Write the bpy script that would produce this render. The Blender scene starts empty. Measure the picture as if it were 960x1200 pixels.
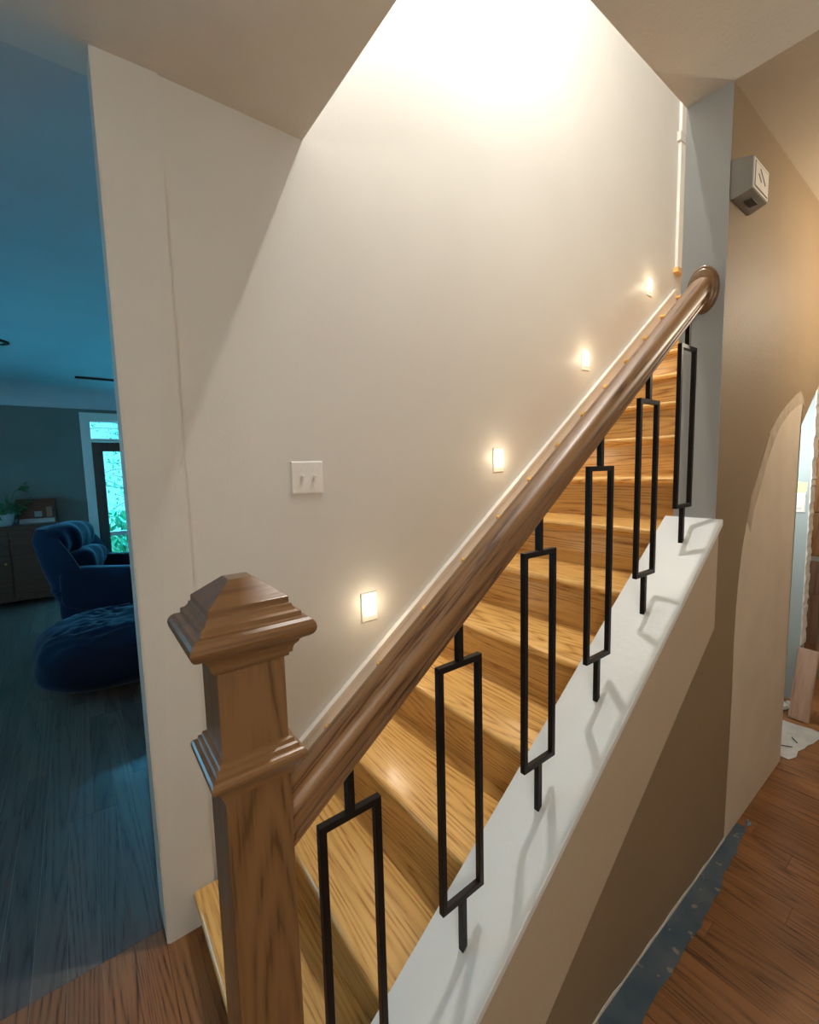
import bpy, bmesh, math, random
from mathutils import Vector, Matrix, Euler
random.seed(7)
S = bpy.context.scene
COL = S.collection

# ------------------------------------------------------------------ camera
H = 1.4648
F, YAW, PITCH, ROLL = 515.908, math.radians(53.037935), math.radians(5.57485), math.radians(1.41438431)
cd = bpy.data.cameras.new('camera')
cam = bpy.data.objects.new('camera', cd)
COL.objects.link(cam)
fw = Vector((math.cos(YAW) * math.cos(PITCH), math.sin(YAW) * math.cos(PITCH), -math.sin(PITCH)))
rt = Vector((math.sin(YAW), -math.cos(YAW), 0))
dn = fw.cross(rt)
c_, s_ = math.cos(ROLL), math.sin(ROLL)
r2 = c_ * rt + s_ * dn
d2 = -s_ * rt + c_ * dn
cam.matrix_world = Matrix(((r2.x, -d2.x, -fw.x, 0), (r2.y, -d2.y, -fw.y, 0), (r2.z, -d2.z, -fw.z, H), (0, 0, 0, 1)))
cd.sensor_fit = 'HORIZONTAL'
cd.sensor_width = 36
cd.lens = F / 960 * 36
cd.clip_start = 0.02
S.camera = cam

# ------------------------------------------------------------------ view, world, main lights
S.view_settings.view_transform = 'Standard'
S.view_settings.look = 'None'
S.view_settings.gamma = 1
S.view_settings.exposure = 0.0
S.view_settings.use_curve_mapping = False
w = bpy.data.worlds.new('world')
S.world = w
w.use_nodes = True
w.node_tree.nodes['Background'].inputs[0].default_value = (0.18, 0.72, 0.95, 1)
w.node_tree.nodes['Background'].inputs[1].default_value = 1.7

def light(name, kind, loc, power, color, size=0.1, rot=None, sy=None):
    l = bpy.data.lights.new(name, kind)
    l.energy = power
    l.color = color
    if kind == 'AREA':
        l.size = size
        if sy:
            l.shape = 'RECTANGLE'
            l.size_y = sy
        else:
            l.shape = 'DISK'
    else:
        l.shadow_soft_size = size
    o = bpy.data.objects.new(name, l)
    COL.objects.link(o)
    o.location = loc
    if rot:
        o.rotation_euler = rot
    return o

WARM = (1.0, 0.84, 0.64)
LYW = 7.55
DAY = (0.08, 0.60, 1.0)
light('stairwell_lamp_light', 'POINT', (1.38, 0.98, 4.20), 150, (1.0, 0.96, 0.90), 0.028)
light('upstairs_fill_light', 'AREA', (1.5, -0.1, 5.25), 20, (1.0, 0.97, 0.92), 0.6)  # unseen soft fill added upstairs to light the stair wall evenly
light('hall_fill_light', 'POINT', (-0.60, -0.95, 2.16), 35, (1.0, 0.94, 0.84), 0.13)  # ambient fill added behind the camera for hall and ceiling
light('hall_end_lamp_light', 'POINT', (2.75, -0.05, 2.22), 32, (1.0, 0.85, 0.64), 0.09)
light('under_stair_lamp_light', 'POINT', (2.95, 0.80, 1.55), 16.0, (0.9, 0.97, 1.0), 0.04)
light('boards_fill_light', 'POINT', (4.15, 0.95, 2.0), 14.0, (1.0, 0.95, 0.88), 0.05)  # unseen light added to brighten the raw boards past the stub wall
light('door_daylight', 'AREA', (0.9, 8.9, 3.7), 1800, DAY, 2.4, (math.radians(-50), 0, 0), 1.8)
light('far_window_fill', 'AREA', (2.2, LYW, 1.5), 230, DAY, 1.2, (math.radians(-90), 0, 0), 1.4)  # fill through the added, unseen far window
light('window_daylight', 'AREA', (-2.6, 4.4, 1.6), 80, DAY, 2.2, (0, math.radians(-90), 0), 1.5)

# ------------------------------------------------------------------ materials
def new_mat(name):
    m = bpy.data.materials.new(name)
    m.use_nodes = True
    nt = m.node_tree
    return m, nt, nt.nodes, nt.links, nt.nodes['Principled BSDF']

def paint(name, col, rough=0.6, var=0.06, bump=0.08, scale=90.0, spec=0.4, blot=2.5):
    m, nt, N, L, P = new_mat(name)
    tc = N.new('ShaderNodeTexCoord')
    n1 = N.new('ShaderNodeTexNoise'); n1.inputs['Scale'].default_value = blot; n1.inputs['Detail'].default_value = 5
    L.new(tc.outputs['Object'], n1.inputs['Vector'])
    r = N.new('ShaderNodeValToRGB')
    r.color_ramp.elements[0].position = 0.3; r.color_ramp.elements[1].position = 0.7
    r.color_ramp.elements[0].color = tuple(c * (1 - var) for c in col) + (1,)
    r.color_ramp.elements[1].color = tuple(min(1, c * (1 + var)) for c in col) + (1,)
    L.new(n1.outputs['Fac'], r.inputs['Fac']); L.new(r.outputs['Color'], P.inputs['Base Color'])
    n2 = N.new('ShaderNodeTexNoise'); n2.inputs['Scale'].default_value = scale; n2.inputs['Detail'].default_value = 3
    L.new(tc.outputs['Object'], n2.inputs['Vector'])
    b = N.new('ShaderNodeBump'); b.inputs['Strength'].default_value = bump; b.inputs['Distance'].default_value = 0.004
    L.new(n2.outputs['Fac'], b.inputs['Height']); L.new(b.outputs['Normal'], P.inputs['Normal'])
    P.inputs['Roughness'].default_value = rough
    P.inputs['Specular IOR Level'].default_value = spec
    return m

def wood(name, light_c, dark_c, axis='Y', rough=0.3, ring=26.0, tone=0.18, contrast=1.0, bump=0.12, coat=0.0, along=0.07, sx=1.0):
    """Oak: cathedral rings stretched along one axis of the piece, pores, a tone per piece."""
    m, nt, N, L, P = new_mat(name)
    tc = N.new('ShaderNodeTexCoord'); oi = N.new('ShaderNodeObjectInfo')
    add = N.new('ShaderNodeVectorMath'); add.operation = 'MULTIPLY_ADD'
    comb = N.new('ShaderNodeCombineXYZ')
    for i, k in enumerate((37.0, 53.0, 71.0)):
        mu = N.new('ShaderNodeMath'); mu.operation = 'MULTIPLY'; mu.inputs[1].default_value = k
        L.new(oi.outputs['Random'], mu.inputs[0]); L.new(mu.outputs[0], comb.inputs[i])
    add.inputs[1].default_value = (1, 1, 1)
    L.new(tc.outputs['Object'], add.inputs[0]); L.new(comb.outputs[0], add.inputs[2])
    sc = N.new('ShaderNodeMapping'); sc.vector_type = 'POINT'
    s = {'X': (along, 1, 1), 'Y': (1, along, 1), 'Z': (1, 1, along)}[axis]
    sc.inputs['Scale'].default_value = s
    L.new(add.outputs[0], sc.inputs['Vector'])
    big = N.new('ShaderNodeTexNoise'); big.inputs['Scale'].default_value = 5.5 * sx; big.inputs['Detail'].default_value = 1.5
    L.new(sc.outputs[0], big.inputs['Vector'])
    mr = N.new('ShaderNodeMath'); mr.operation = 'MULTIPLY'; mr.inputs[1].default_value = ring
    L.new(big.outputs['Fac'], mr.inputs[0])
    fr = N.new('ShaderNodeMath'); fr.operation = 'PINGPONG'; fr.inputs[1].default_value = 0.5
    L.new(mr.outputs[0], fr.inputs[0])
    fine = N.new('ShaderNodeTexNoise'); fine.inputs['Scale'].default_value = 190; fine.inputs['Detail'].default_value = 4
    s2 = N.new('ShaderNodeMapping'); k = 0.05
    s2.inputs['Scale'].default_value = {'X': (k, 1, 1), 'Y': (1, k, 1), 'Z': (1, 1, k)}[axis]
    L.new(add.outputs[0], s2.inputs['Vector']); L.new(s2.outputs[0], fine.inputs['Vector'])
    mix = N.new('ShaderNodeMath'); mix.operation = 'MULTIPLY_ADD'; mix.inputs[1].default_value = 1.5
    L.new(fr.outputs[0], mix.inputs[0])
    fs = N.new('ShaderNodeMath'); fs.operation = 'MULTIPLY_ADD'; fs.inputs[1].default_value = 1.5; fs.inputs[2].default_value = -0.62
    L.new(fine.outputs['Fac'], fs.inputs[0]); L.new(fs.outputs[0], mix.inputs[2])
    r = N.new('ShaderNodeValToRGB')
    mid = tuple(light_c[i] * (1 - 0.42 * contrast) + dark_c[i] * 0.42 * contrast for i in range(3))
    dk = tuple(light_c[i] * (1 - contrast) + dark_c[i] * contrast for i in range(3))
    e = r.color_ramp.elements
    e[0].position = 0.04; e[0].color = dk + (1,)
    e[1].position = 0.70; e[1].color = tuple(light_c) + (1,)
    x = e.new(0.22); x.color = mid + (1,)
    L.new(mix.outputs[0], r.inputs['Fac'])
    hsv = N.new('ShaderNodeHueSaturation')
    tv = N.new('ShaderNodeMath'); tv.operation = 'MULTIPLY_ADD'; tv.inputs[1].default_value = 2 * tone; tv.inputs[2].default_value = 1 - tone
    L.new(oi.outputs['Random'], tv.inputs[0]); L.new(tv.outputs[0], hsv.inputs['Value'])
    L.new(r.outputs['Color'], hsv.inputs['Color']); L.new(hsv.outputs['Color'], P.inputs['Base Color'])
    P.inputs['Roughness'].default_value = rough
    P.inputs['Coat Weight'].default_value = coat
    P.inputs['Coat Roughness'].default_value = 0.24
    b = N.new('ShaderNodeBump'); b.inputs['Strength'].default_value = bump; b.inputs['Distance'].default_value = 0.002
    L.new(fine.outputs['Fac'], b.inputs['Height']); L.new(b.outputs['Normal'], P.inputs['Normal'])
    return m

def plain(name, col, rough=0.5, metal=0.0, emit=None, es=0.0, spec=0.5):
    m, nt, N, L, P = new_mat(name)
    tc = N.new('ShaderNodeTexCoord')
    n1 = N.new('ShaderNodeTexNoise'); n1.inputs['Scale'].default_value = 14; n1.inputs['Detail'].default_value = 4
    L.new(tc.outputs['Object'], n1.inputs['Vector'])
    r = N.new('ShaderNodeValToRGB')
    r.color_ramp.elements[0].color = tuple(c * 0.86 for c in col) + (1,)
    r.color_ramp.elements[1].color = tuple(min(1, c * 1.1) for c in col) + (1,)
    L.new(n1.outputs['Fac'], r.inputs['Fac']); L.new(r.outputs['Color'], P.inputs['Base Color'])
    P.inputs['Roughness'].default_value = rough
    P.inputs['Metallic'].default_value = metal
    P.inputs['Specular IOR Level'].default_value = spec
    if emit:
        P.inputs['Emission Color'].default_value = emit + (1,)
        P.inputs['Emission Strength'].default_value = es
    return m

M = {}
M['wall'] = paint('wall_paint', (0.66, 0.642, 0.60), 0.5, 0.02, 0.10, 140, 0.35)
M['ceiling'] = paint('ceiling_paint', (0.68, 0.65, 0.60), 0.8, 0.06, 0.5, 85)
M['ceiling_tan'] = paint('ceiling_paint_tan', (0.48, 0.40, 0.30), 0.75, 0.06, 0.35, 80)
M['tan'] = paint('tan_wall_paint', (0.25, 0.178, 0.108), 0.62, 0.04, 0.22, 150)
M['beige'] = paint('beige_primer', (0.50, 0.40, 0.29), 0.6, 0.04, 0.12, 120)
M['patch'] = paint('drywall_patch', (0.56, 0.47, 0.37), 0.7, 0.07, 0.12, 60, blot=5)
M['patch_edge'] = paint('drywall_patch_edge', (0.40, 0.32, 0.235), 0.75, 0.15, 0.2, 60, blot=18)
M['grey'] = paint('grey_paint', (0.41, 0.425, 0.42), 0.45, 0.03, 0.12, 120)
M['cap'] = paint('cap_white_paint', (0.72, 0.75, 0.75), 0.33, 0.02, 0.16, 60, 0.5)
M['white'] = paint('white_trim_paint', (0.78, 0.75, 0.70), 0.35, 0.02, 0.03, 50, 0.5)
M['livingwall'] = paint('living_wall_paint', (0.20, 0.195, 0.175), 0.7, 0.05, 0.05, 80)
M['livingceil'] = paint('living_ceiling_paint', (0.55, 0.56, 0.58), 0.7, 0.04, 0.1, 60)
M['chime'] = plain('grey_beige_plastic', (0.27, 0.26, 0.235), 0.45)
M['plastic'] = plain('white_plastic', (0.80, 0.78, 0.75), 0.3)
M['tread'] = wood('oak_tread', (0.80, 0.475, 0.155), (0.40, 0.18, 0.038), 'Y', 0.24, 34, 0.13, 0.9, 0.10, 0.35)
M['riser'] = wood('oak_riser', (0.64, 0.36, 0.105), (0.30, 0.12, 0.022), 'Y', 0.28, 32, 0.16, 1.0, 0.10, 0.25)
M['newel'] = wood('oak_newel', (0.215, 0.112, 0.045), (0.070, 0.029, 0.010), 'Z', 0.34, 26, 0.02, 0.75, 0.08, 0.2, 0.10)
M['newelh'] = wood('oak_newel_moulding', (0.22, 0.115, 0.046), (0.10, 0.044, 0.015), 'X', 0.28, 9, 0.05, 0.6, 0.08, 0.3, 0.10)
M['rail'] = wood('oak_rail', (0.27, 0.14, 0.057), (0.075, 0.030, 0.011), 'X', 0.42, 22, 0.02, 1.0, 0.10, 0.08, 0.05)
M['floor'] = wood('oak_floor', (0.26, 0.115, 0.042), (0.075, 0.027, 0.009), 'Y', 0.30, 34, 0.16, 0.95, 0.14, 0.15, 0.05)
M['floor_shaded'] = wood('oak_floor_shaded', (0.125, 0.100, 0.085), (0.045, 0.034, 0.028), 'Y', 0.30, 20, 0.22, 0.95, 0.14, 0.1, 0.05)  # same oak floor, greyed: the living room's cool shade put into the colour
M['iron'] = plain('black_iron', (0.018, 0.014, 0.013), 0.42, 0.6)
M['velvet'] = plain('navy_velvet', (0.004, 0.009, 0.024), 0.75)
vp = M['velvet'].node_tree.nodes['Principled BSDF']
vp.inputs['Sheen Weight'].default_value = 0.20
vp.inputs['Specular IOR Level'].default_value = 0.15
vp.inputs['Sheen Roughness'].default_value = 0.35
vp.inputs['Sheen Tint'].default_value = (0.55, 0.75, 1.0, 1)
M['darkwood'] = wood('dark_wood', (0.045, 0.026, 0.018), (0.015, 0.009, 0.007), 'X', 0.35, 14, 0.1)
M['doorwood'] = wood('dark_door_wood', (0.035, 0.028, 0.025), (0.012, 0.010, 0.009), 'Z', 0.4, 14, 0.1)
M['leaf'] = plain('leaf_green', (0.045, 0.14, 0.05), 0.5)
M['garden_leaf'] = plain('garden_leaf_green', (0.10, 0.40, 0.20), 0.5)
M['bark'] = plain('branch_bark', (0.05, 0.05, 0.045), 0.8)
M['darkplastic'] = plain('dark_grille_plastic', (0.06, 0.055, 0.05), 0.6)
M['led'] = plain('led_lens', (0.9, 0.85, 0.75), 0.3, 0, (1.0, 0.86, 0.66), 90.0)
M['lampglow'] = plain('lamp_glass', (0.9, 0.88, 0.85), 0.4, 0, (1.0, 0.9, 0.75), 2.0)
M['brass'] = plain('brass', (0.5, 0.35, 0.14), 0.35, 0.9)
M['pinkboard'] = wood('raw_board', (0.50, 0.33, 0.24), (0.30, 0.17, 0.11), 'Z', 0.7, 12, 0.1)
M['osb'] = wood('raw_sheathing', (0.55, 0.30, 0.14), (0.30, 0.13, 0.05), 'Z', 0.8, 16, 0.15)
M['teal'] = paint('pale_blue_grey_paint', (0.36, 0.42, 0.42), 0.6, 0.05, 0.1)
M['plaster'] = paint('raw_plaster', (0.70, 0.68, 0.64), 0.85, 0.12, 0.6, 30, blot=14)
M['yellowed'] = plain('yellowed_card', (0.75, 0.62, 0.36), 0.6)
M['ceramic'] = plain('pale_ceramic', (0.45, 0.5, 0.5), 0.3)
M['screen'] = plain('picture_print', (0.20, 0.34, 0.40), 0.3)
M['photo'] = plain('tan_print', (0.34, 0.22, 0.14), 0.5)

def strip_mat():
    m, nt, N, L, P = new_mat('blue_grey_film')
    tc = N.new('ShaderNodeTexCoord')
    n = N.new('ShaderNodeTexNoise'); n.inputs['Scale'].default_value = 9; n.inputs['Detail'].default_value = 6
    L.new(tc.outputs['Object'], n.inputs['Vector'])
    r = N.new('ShaderNodeValToRGB'); e = r.color_ramp.elements
    e[0].position = 0.3; e[0].color = (0.075, 0.155, 0.235, 1)
    e[1].position = 0.72; e[1].color = (0.20, 0.25, 0.32, 1)
    L.new(n.outputs['Fac'], r.inputs['Fac'])
    v = N.new('ShaderNodeTexNoise'); v.inputs['Scale'].default_value = 26; v.inputs['Detail'].default_value = 2
    L.new(tc.outputs['Object'], v.inputs['Vector'])
    r2_ = N.new('ShaderNodeValToRGB'); r2_.color_ramp.elements[0].position = 0.64; r2_.color_ramp.elements[1].position = 0.67
    L.new(v.outputs['Fac'], r2_.inputs['Fac'])
    mx = N.new('ShaderNodeMix'); mx.data_type = 'RGBA'
    L.new(r2_.outputs['Color'], mx.inputs['Factor']); L.new(r.outputs['Color'], mx.inputs['A'])
    mx.inputs['B'].default_value = (0.45, 0.40, 0.36, 1)
    L.new(mx.outputs['Result'], P.inputs['Base Color'])
    P.inputs['Roughness'].default_value = 0.45
    return m
M['strip'] = strip_mat()

def glass_mat():
    m, nt, N, L, P = new_mat('window_glass')
    P.inputs['Base Color'].default_value = (0.85, 0.97, 1.0, 1)
    P.inputs['Transmission Weight'].default_value = 1.0
    P.inputs['IOR'].default_value = 1.45
    P.inputs['Roughness'].default_value = 0.02
    return m
M['glass'] = glass_mat()

# ------------------------------------------------------------------ helpers
def obj(name, bm, mat, parent=None, loc=None, rot=None, smooth=False):
    me = bpy.data.meshes.new(name)
    bmesh.ops.recalc_face_normals(bm, faces=bm.faces)
    bm.to_mesh(me); bm.free()
    for mm in (mat if isinstance(mat, (list, tuple)) else [mat]):
        me.materials.append(mm)
    if smooth:
        for p in me.polygons: p.use_smooth = True
        try: me.set_sharp_from_angle(angle=math.radians(40))
        except Exception: pass
    o = bpy.data.objects.new(name, me)
    COL.objects.link(o)
    if parent: o.parent = parent
    if loc is not None: o.location = loc
    if rot is not None: o.rotation_euler = rot
    return o

def tag(o, label, cat=None, group=None, kind=None):
    if label: o['label'] = label
    if cat: o['category'] = cat
    if group: o['group'] = group
    if kind: o['kind'] = kind
    return o

def thing(name, label, cat, loc=(0, 0, 0), rz=0, group=None, kind=None):
    o = bpy.data.objects.new(name, None); COL.objects.link(o)
    o.empty_display_size = 0.05
    o.location = loc; o.rotation_euler = (0, 0, rz)
    return tag(o, label, cat, group, kind)

def box(bm, x0, x1, y0, y1, z0, z1, bev=0.0):
    vs = [bm.verts.new((x, y, z)) for x in (x0, x1) for y in (y0, y1) for z in (z0, z1)]
    fs = [(0, 1, 3, 2), (4, 6, 7, 5), (0, 4, 5, 1), (2, 3, 7, 6), (0, 2, 6, 4), (1, 5, 7, 3)]
    faces = [bm.faces.new([vs[i] for i in f]) for f in fs]
    if bev > 0:
        es = set(e for f in faces for e in f.edges)
        bmesh.ops.bevel(bm, geom=list(es), offset=bev, segments=2, profile=0.5, affect='EDGES')
    return bm

def bx(*a, bev=0.0):
    return box(bmesh.new(), *a, bev=bev)

def prism(pts, a0, a1, axis='Y', bm=None):
    """closed polygon extruded along an axis; pts are the two other coordinates in order."""
    bm = bm or bmesh.new()
    def mk(p, a):
        if axis == 'Y': return (p[0], a, p[1])
        if axis == 'X': return (a, p[0], p[1])
        return (p[0], p[1], a)
    A = [bm.verts.new(mk(p, a0)) for p in pts]; B = [bm.verts.new(mk(p, a1)) for p in pts]
    n = len(pts)
    for i in range(n):
        bm.faces.new((A[i], A[(i + 1) % n], B[(i + 1) % n], B[i]))
    bm.faces.new(A); bm.faces.new(list(reversed(B)))
    return bm

def rings(rs, bm=None, cap=True):
    bm = bm or bmesh.new()
    R = [[bm.verts.new(p) for p in r] for r in rs]
    n = len(R[0])
    for a, b in zip(R, R[1:]):
        for i in range(n):
            bm.faces.new((a[i], a[(i + 1) % n], b[(i + 1) % n], b[i]))
    if cap:
        bm.faces.new(R[0]); bm.faces.new(list(reversed(R[-1])))
    return bm

def sq(cx, cy, hw, e, z):
    q = hw + e
    return [(cx - q, cy - q, z), (cx + q, cy - q, z), (cx + q, cy + q, z), (cx - q, cy + q, z)]

def lathe(prof, cx, cy, n=24, bm=None, sx=1.0, sy=1.0):
    return rings([[(cx + r * sx * math.cos(2 * math.pi * i / n), cy + r * sy * math.sin(2 * math.pi * i / n), z) for i in range(n)] for r, z in prof], bm)

def tube(bm, pts, r0, r1=None, n=6):
    r1 = r1 if r1 is not None else r0
    rs = []
    for k, p in enumerate(pts):
        p = Vector(p)
        d = (Vector(pts[min(k + 1, len(pts) - 1)]) - Vector(pts[max(k - 1, 0)])).normalized()
        a = d.orthogonal().normalized(); b = d.cross(a)
        r = r0 + (r1 - r0) * k / max(1, len(pts) - 1)
        rs.append([tuple(p + r * (math.cos(2 * math.pi * i / n) * a + math.sin(2 * math.pi * i / n) * b)) for i in range(n)])
    return rings(rs, bm)

# ------------------------------------------------------------------ measured layout
R_ = 0.543           # brown hall wall
W = 1.509            # long stair wall
XC = 1.669           # end of the grey wall above the half wall
CE = 2.60            # ceiling
UP = 2.866           # upper floor
RX, RZ = 0.2441, 0.1824   # run and rise
X1N, Z1N = 0.197, 0.130   # first nosing
SL = RZ / RX
XL = -1.9            # hall wall behind the camera on the left
YB = -1.5            # hall wall behind the camera
XE = 6.0
LY = 7.193           # far wall of the living room
LX0, LX1 = -2.2, 3.0

def structure(name, bm, mat, label, cat, **k):
    o = obj(name, bm, mat, **k)
    return tag(o, label, cat, kind='structure')

# ------------------------------------------------------------------ floor with planks
fl = structure('floor', bx(LX0 - .1, XE + .1, YB - .1, LY + .1, -0.15, -0.004), M['floor'], 'brown oak strip floor running from the hall into the blue living room', 'floor')
PW = 0.0826
FY = 1.535
plank_mesh = {}
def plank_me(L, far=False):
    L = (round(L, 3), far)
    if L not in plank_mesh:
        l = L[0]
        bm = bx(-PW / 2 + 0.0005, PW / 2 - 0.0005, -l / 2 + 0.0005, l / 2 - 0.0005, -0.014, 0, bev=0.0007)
        me = bpy.data.meshes.new('plank'); bm.to_mesh(me); bm.free(); me.materials.append(M['floor_shaded'] if far else M['floor'])
        plank_mesh[L] = me
    return plank_mesh[L]
rest = bmesh.new(); rest2 = bmesh.new()
def in_view(x, y):
    p = Vector((x, y, 0)) - Vector((0, 0, H))
    z = p.dot(fw)
    if z < 0.1: return False
    u = 480 + F * p.dot(r2) / z; v = 600 + F * p.dot(d2) / z
    if not (-25 < u < 985 and v < 1260): return False
    if y > W + 0.15: return x / y < 0.115           # seen through the wide opening on the left
    if y > R_ : return x < 0.22 or (x > 2.5 and y < 1.0)
    return True
lens = [0.75, 0.95, 1.2, 1.45, 1.7]
planks = []
for i in range(int((XE - LX0) / PW) + 1):
    x = LX0 + PW * (i + 0.5)
    y = YB - random.random() * 0.8
    while y < LY:
        L = random.choice(lens)
        if y < FY - .001 and y + L > FY - .25: L = FY - y
        y1 = y + L
        cy = (y + y1) / 2
        if x > LX1 and y > W: break
        vis = any(in_view(x, y + L * t) for t in (0.0, 0.25, 0.5, 0.75, 1.0))
        planks.append((x, cy, L, vis))
        y = y1
np_ = 0
planks.sort(key=lambda q: math.hypot(q[0], q[1]))
for x, cy, L, vis in planks:
    if vis and np_ < 300:
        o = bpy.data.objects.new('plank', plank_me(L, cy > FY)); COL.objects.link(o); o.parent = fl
        o.location = (x, cy, 0); np_ += 1
    elif -0.1 < 1:
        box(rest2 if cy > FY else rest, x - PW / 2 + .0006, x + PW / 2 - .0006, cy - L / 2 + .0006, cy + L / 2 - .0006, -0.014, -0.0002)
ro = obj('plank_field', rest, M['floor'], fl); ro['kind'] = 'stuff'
ro = obj('plank_field', rest2, M['floor_shaded'], fl); ro['kind'] = 'stuff'

# ------------------------------------------------------------------ ceilings with the stairwell opening
OX0, OX1 = 0.713, 3.86
OY0 = 0.671
bm = bmesh.new()
box(bm, XL, OX0, YB, W, CE, UP)
box(bm, OX0, XC, YB, OY0, CE, UP)
structure('ceiling', bm, M['ceiling'], 'grey beige textured hall ceiling cut away around the stairwell', 'ceiling')
bm = bmesh.new()
box(bm, XC, XE, YB, OY0, CE, UP)
box(bm, OX1 + .06, XE, OY0, W, CE, UP - 0.03)
structure('ceiling', bm, M['ceiling_tan'], 'tan textured ceiling over the far end of the hall', 'ceiling')
structure('ceiling', bx(LX0, LX1, W + .12, LY, CE, CE + .2), M['livingceil'], 'blue-lit smooth ceiling of the living room', 'ceiling')
structure('ceiling', bx(XL, XE, YB, W, 5.35, 5.5), M['wall'], 'white ceiling high above the stairs', 'ceiling')
structure('floor', bx(OX1 + .06, XE, OY0, W, UP - .03, UP), M['tread'], 'oak landing floor at the top of the stairs', 'floor')

# ------------------------------------------------------------------ walls
JX = 0.115
structure('wall_left', bx(JX + .12, XE, W, W + .12, 0, 5.35), M['wall'], 'tall off-white wall along the stairs with switch and step lights', 'wall')
# the wall end: a slightly proud boxed strip, out of plumb like the real one
bm = rings([[(JX, W - .042, 0), (0.262, W - .042, 0), (0.262, W + .12, 0), (JX, W + .12, 0)],
            [(JX, W + .003, CE), (0.276, W - .006, CE), (0.276, W + .12, CE), (JX, W + .12, CE)]])
bmesh.ops.bevel(bm, geom=[e for e in bm.edges if abs(e.verts[0].co.z - e.verts[1].co.z) > 1], offset=0.004, segments=2, affect='EDGES')
structure('trim_1', bm, M['wall'], 'flat painted end of the stair wall beside the living room opening', 'wall end')
structure('wall_back', bx(XL, XE, YB - .1, YB, 0, 5.35), M['wall'], 'off-white hall wall behind the camera', 'wall')
structure('wall_entry', bx(XL - .1, XL, YB, W + .12, 0, 5.35), M['wall'], 'off-white end wall of the hall behind the camera', 'wall')
structure('wall_end', bx(XE, XE + .1, YB, W, 0, 5.35), M['wall'], 'off-white wall at the far end of the hall', 'wall')
structure('wall_upper', bx(XL, LX0 * 0 + JX, W, W + .12, CE, 5.35), M['wall'], 'off-white wall above the living room opening', 'wall')

# brown hall wall with the sloping-topped opening under the stairs
def zcut(x): return 1.605 + 0.735 * (x - 2.636)
OJ = 2.634; OE = 3.85
bm = bmesh.new()
for q in ([(0.2115, 0), (XC, 0), (XC, 1.20), (0.2115, 0.12)], [(XC, 0), (OJ, 0), (OJ, CE), (XC, CE)],
          [(OJ, zcut(OJ)), (OE, zcut(OE)), (OE, CE), (OJ, CE)], [(OE, 0), (XE, 0), (XE, CE), (OE, CE)]):
    prism(q, R_, R_ + 0.10, 'Y', bm)
structure('wall_right', bm, M['tan'], 'brown painted hall wall under and beyond the half wall', 'wall')
# grey face of the wall end above the half wall (own paint)
ge = structure('trim_2', bx(XC - .003, XC + .05, R_ + .0005, 0.671, 1.20, CE), M['grey'], 'grey painted wall end rising from the half wall to the ceiling', 'wall end')
structure('wall_inner', prism([(XC + .05, .96), (3.75, 2.49), (3.75, CE), (XC + .05, CE)], 0.643, 0.671, 'Y'), M['wall'], 'off-white wall on the inner side of the upper stairs', 'wall')
cb = obj('corner_bead', bx(XC - .0045, XC - .002, R_ + .0006, R_ + .008, 1.22, 1.31), M['grey'], ge)

# half wall (knee wall) with white sloping cap
CS = 0.737
def zcap(x): return 1.279 + CS * (x - 1.669)
kw = thing('half_wall', 'sloping white-capped half wall carrying the black balusters', 'half wall', (0.93, 0.61, 0), kind='structure')
kw.location = (0, 0, 0)
xa = 0.2115
KE = 1.659
pts = [(xa, 0.0), (xa, zcap(xa) - .022), (KE, zcap(KE) - .022), (KE, 0.912), (0.46, 0.0)]
obj('inner_panel', prism([(xa, 0.0), (xa, zcap(xa) - .022), (XC, zcap(XC) - .022), (XC, 0.0)], R_ + .012, 0.690, 'Y'), M['beige'], kw)
o = obj('outer_panel', prism(pts, 0.530, R_ + .0118, 'Y'), M['beige'], kw)
bm = prism([(xa, zcap(xa) - .022), (xa, zcap(xa)), (XC - .003, zcap(XC - .003)), (XC - .003, zcap(XC - .003) - .022)], 0.521, 0.699, 'Y')
bmesh.ops.bevel(bm, geom=[e for e in bm.edges if abs(e.verts[0].co.x - e.verts[1].co.x) > .5], offset=0.002, segments=1, affect='EDGES')
obj('cap_board', bm, M['cap'], kw)

# drywall patch on the brown wall
pp = [(2.632, .004), (2.632, 0.8), (2.633, 1.598), (2.655, 1.70), (2.652, 1.742), (2.61, 1.765), (2.56, 1.758), (2.50, 1.735), (2.42, 1.695), (2.34, 1.66), (2.27, 1.625), (2.20, 1.572), (2.13, 1.49), (2.07, 1.41), (2.015, 1.33), (1.975, 1.24), (1.945, 1.14), (1.915, 1.03), (1.898, 0.93), (1.893, 0.80), (1.900, 0.60), (1.896, 0.42), (1.899, 0.20), (1.895, .004)]
random.seed(3)
pj = [(x + (random.uniform(-.006, .006) if x < 2.6 else 0), z + (random.uniform(-.005, .005) if 0.1 < z else 0)) for x, z in pp]
pt = thing('wall_patch', 'pale unpainted drywall patch with curved top on the brown wall', 'wall patch', (2.3, R_ - .001, 0))
def loc_prism(pts, y0, y1, o): return prism([(x - o[0], z - o[2]) for x, z in pts], y0 - o[1], y1 - o[1], 'Y')
lo = (2.3, R_ - .001, 0)
bm = loc_prism(pj, R_ - .0012, R_ - .0002, lo); bmesh.ops.triangulate(bm, faces=[f for f in bm.faces if len(f.verts) > 4])
obj('plaster_sheet', bm, M['patch'], pt)
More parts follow.
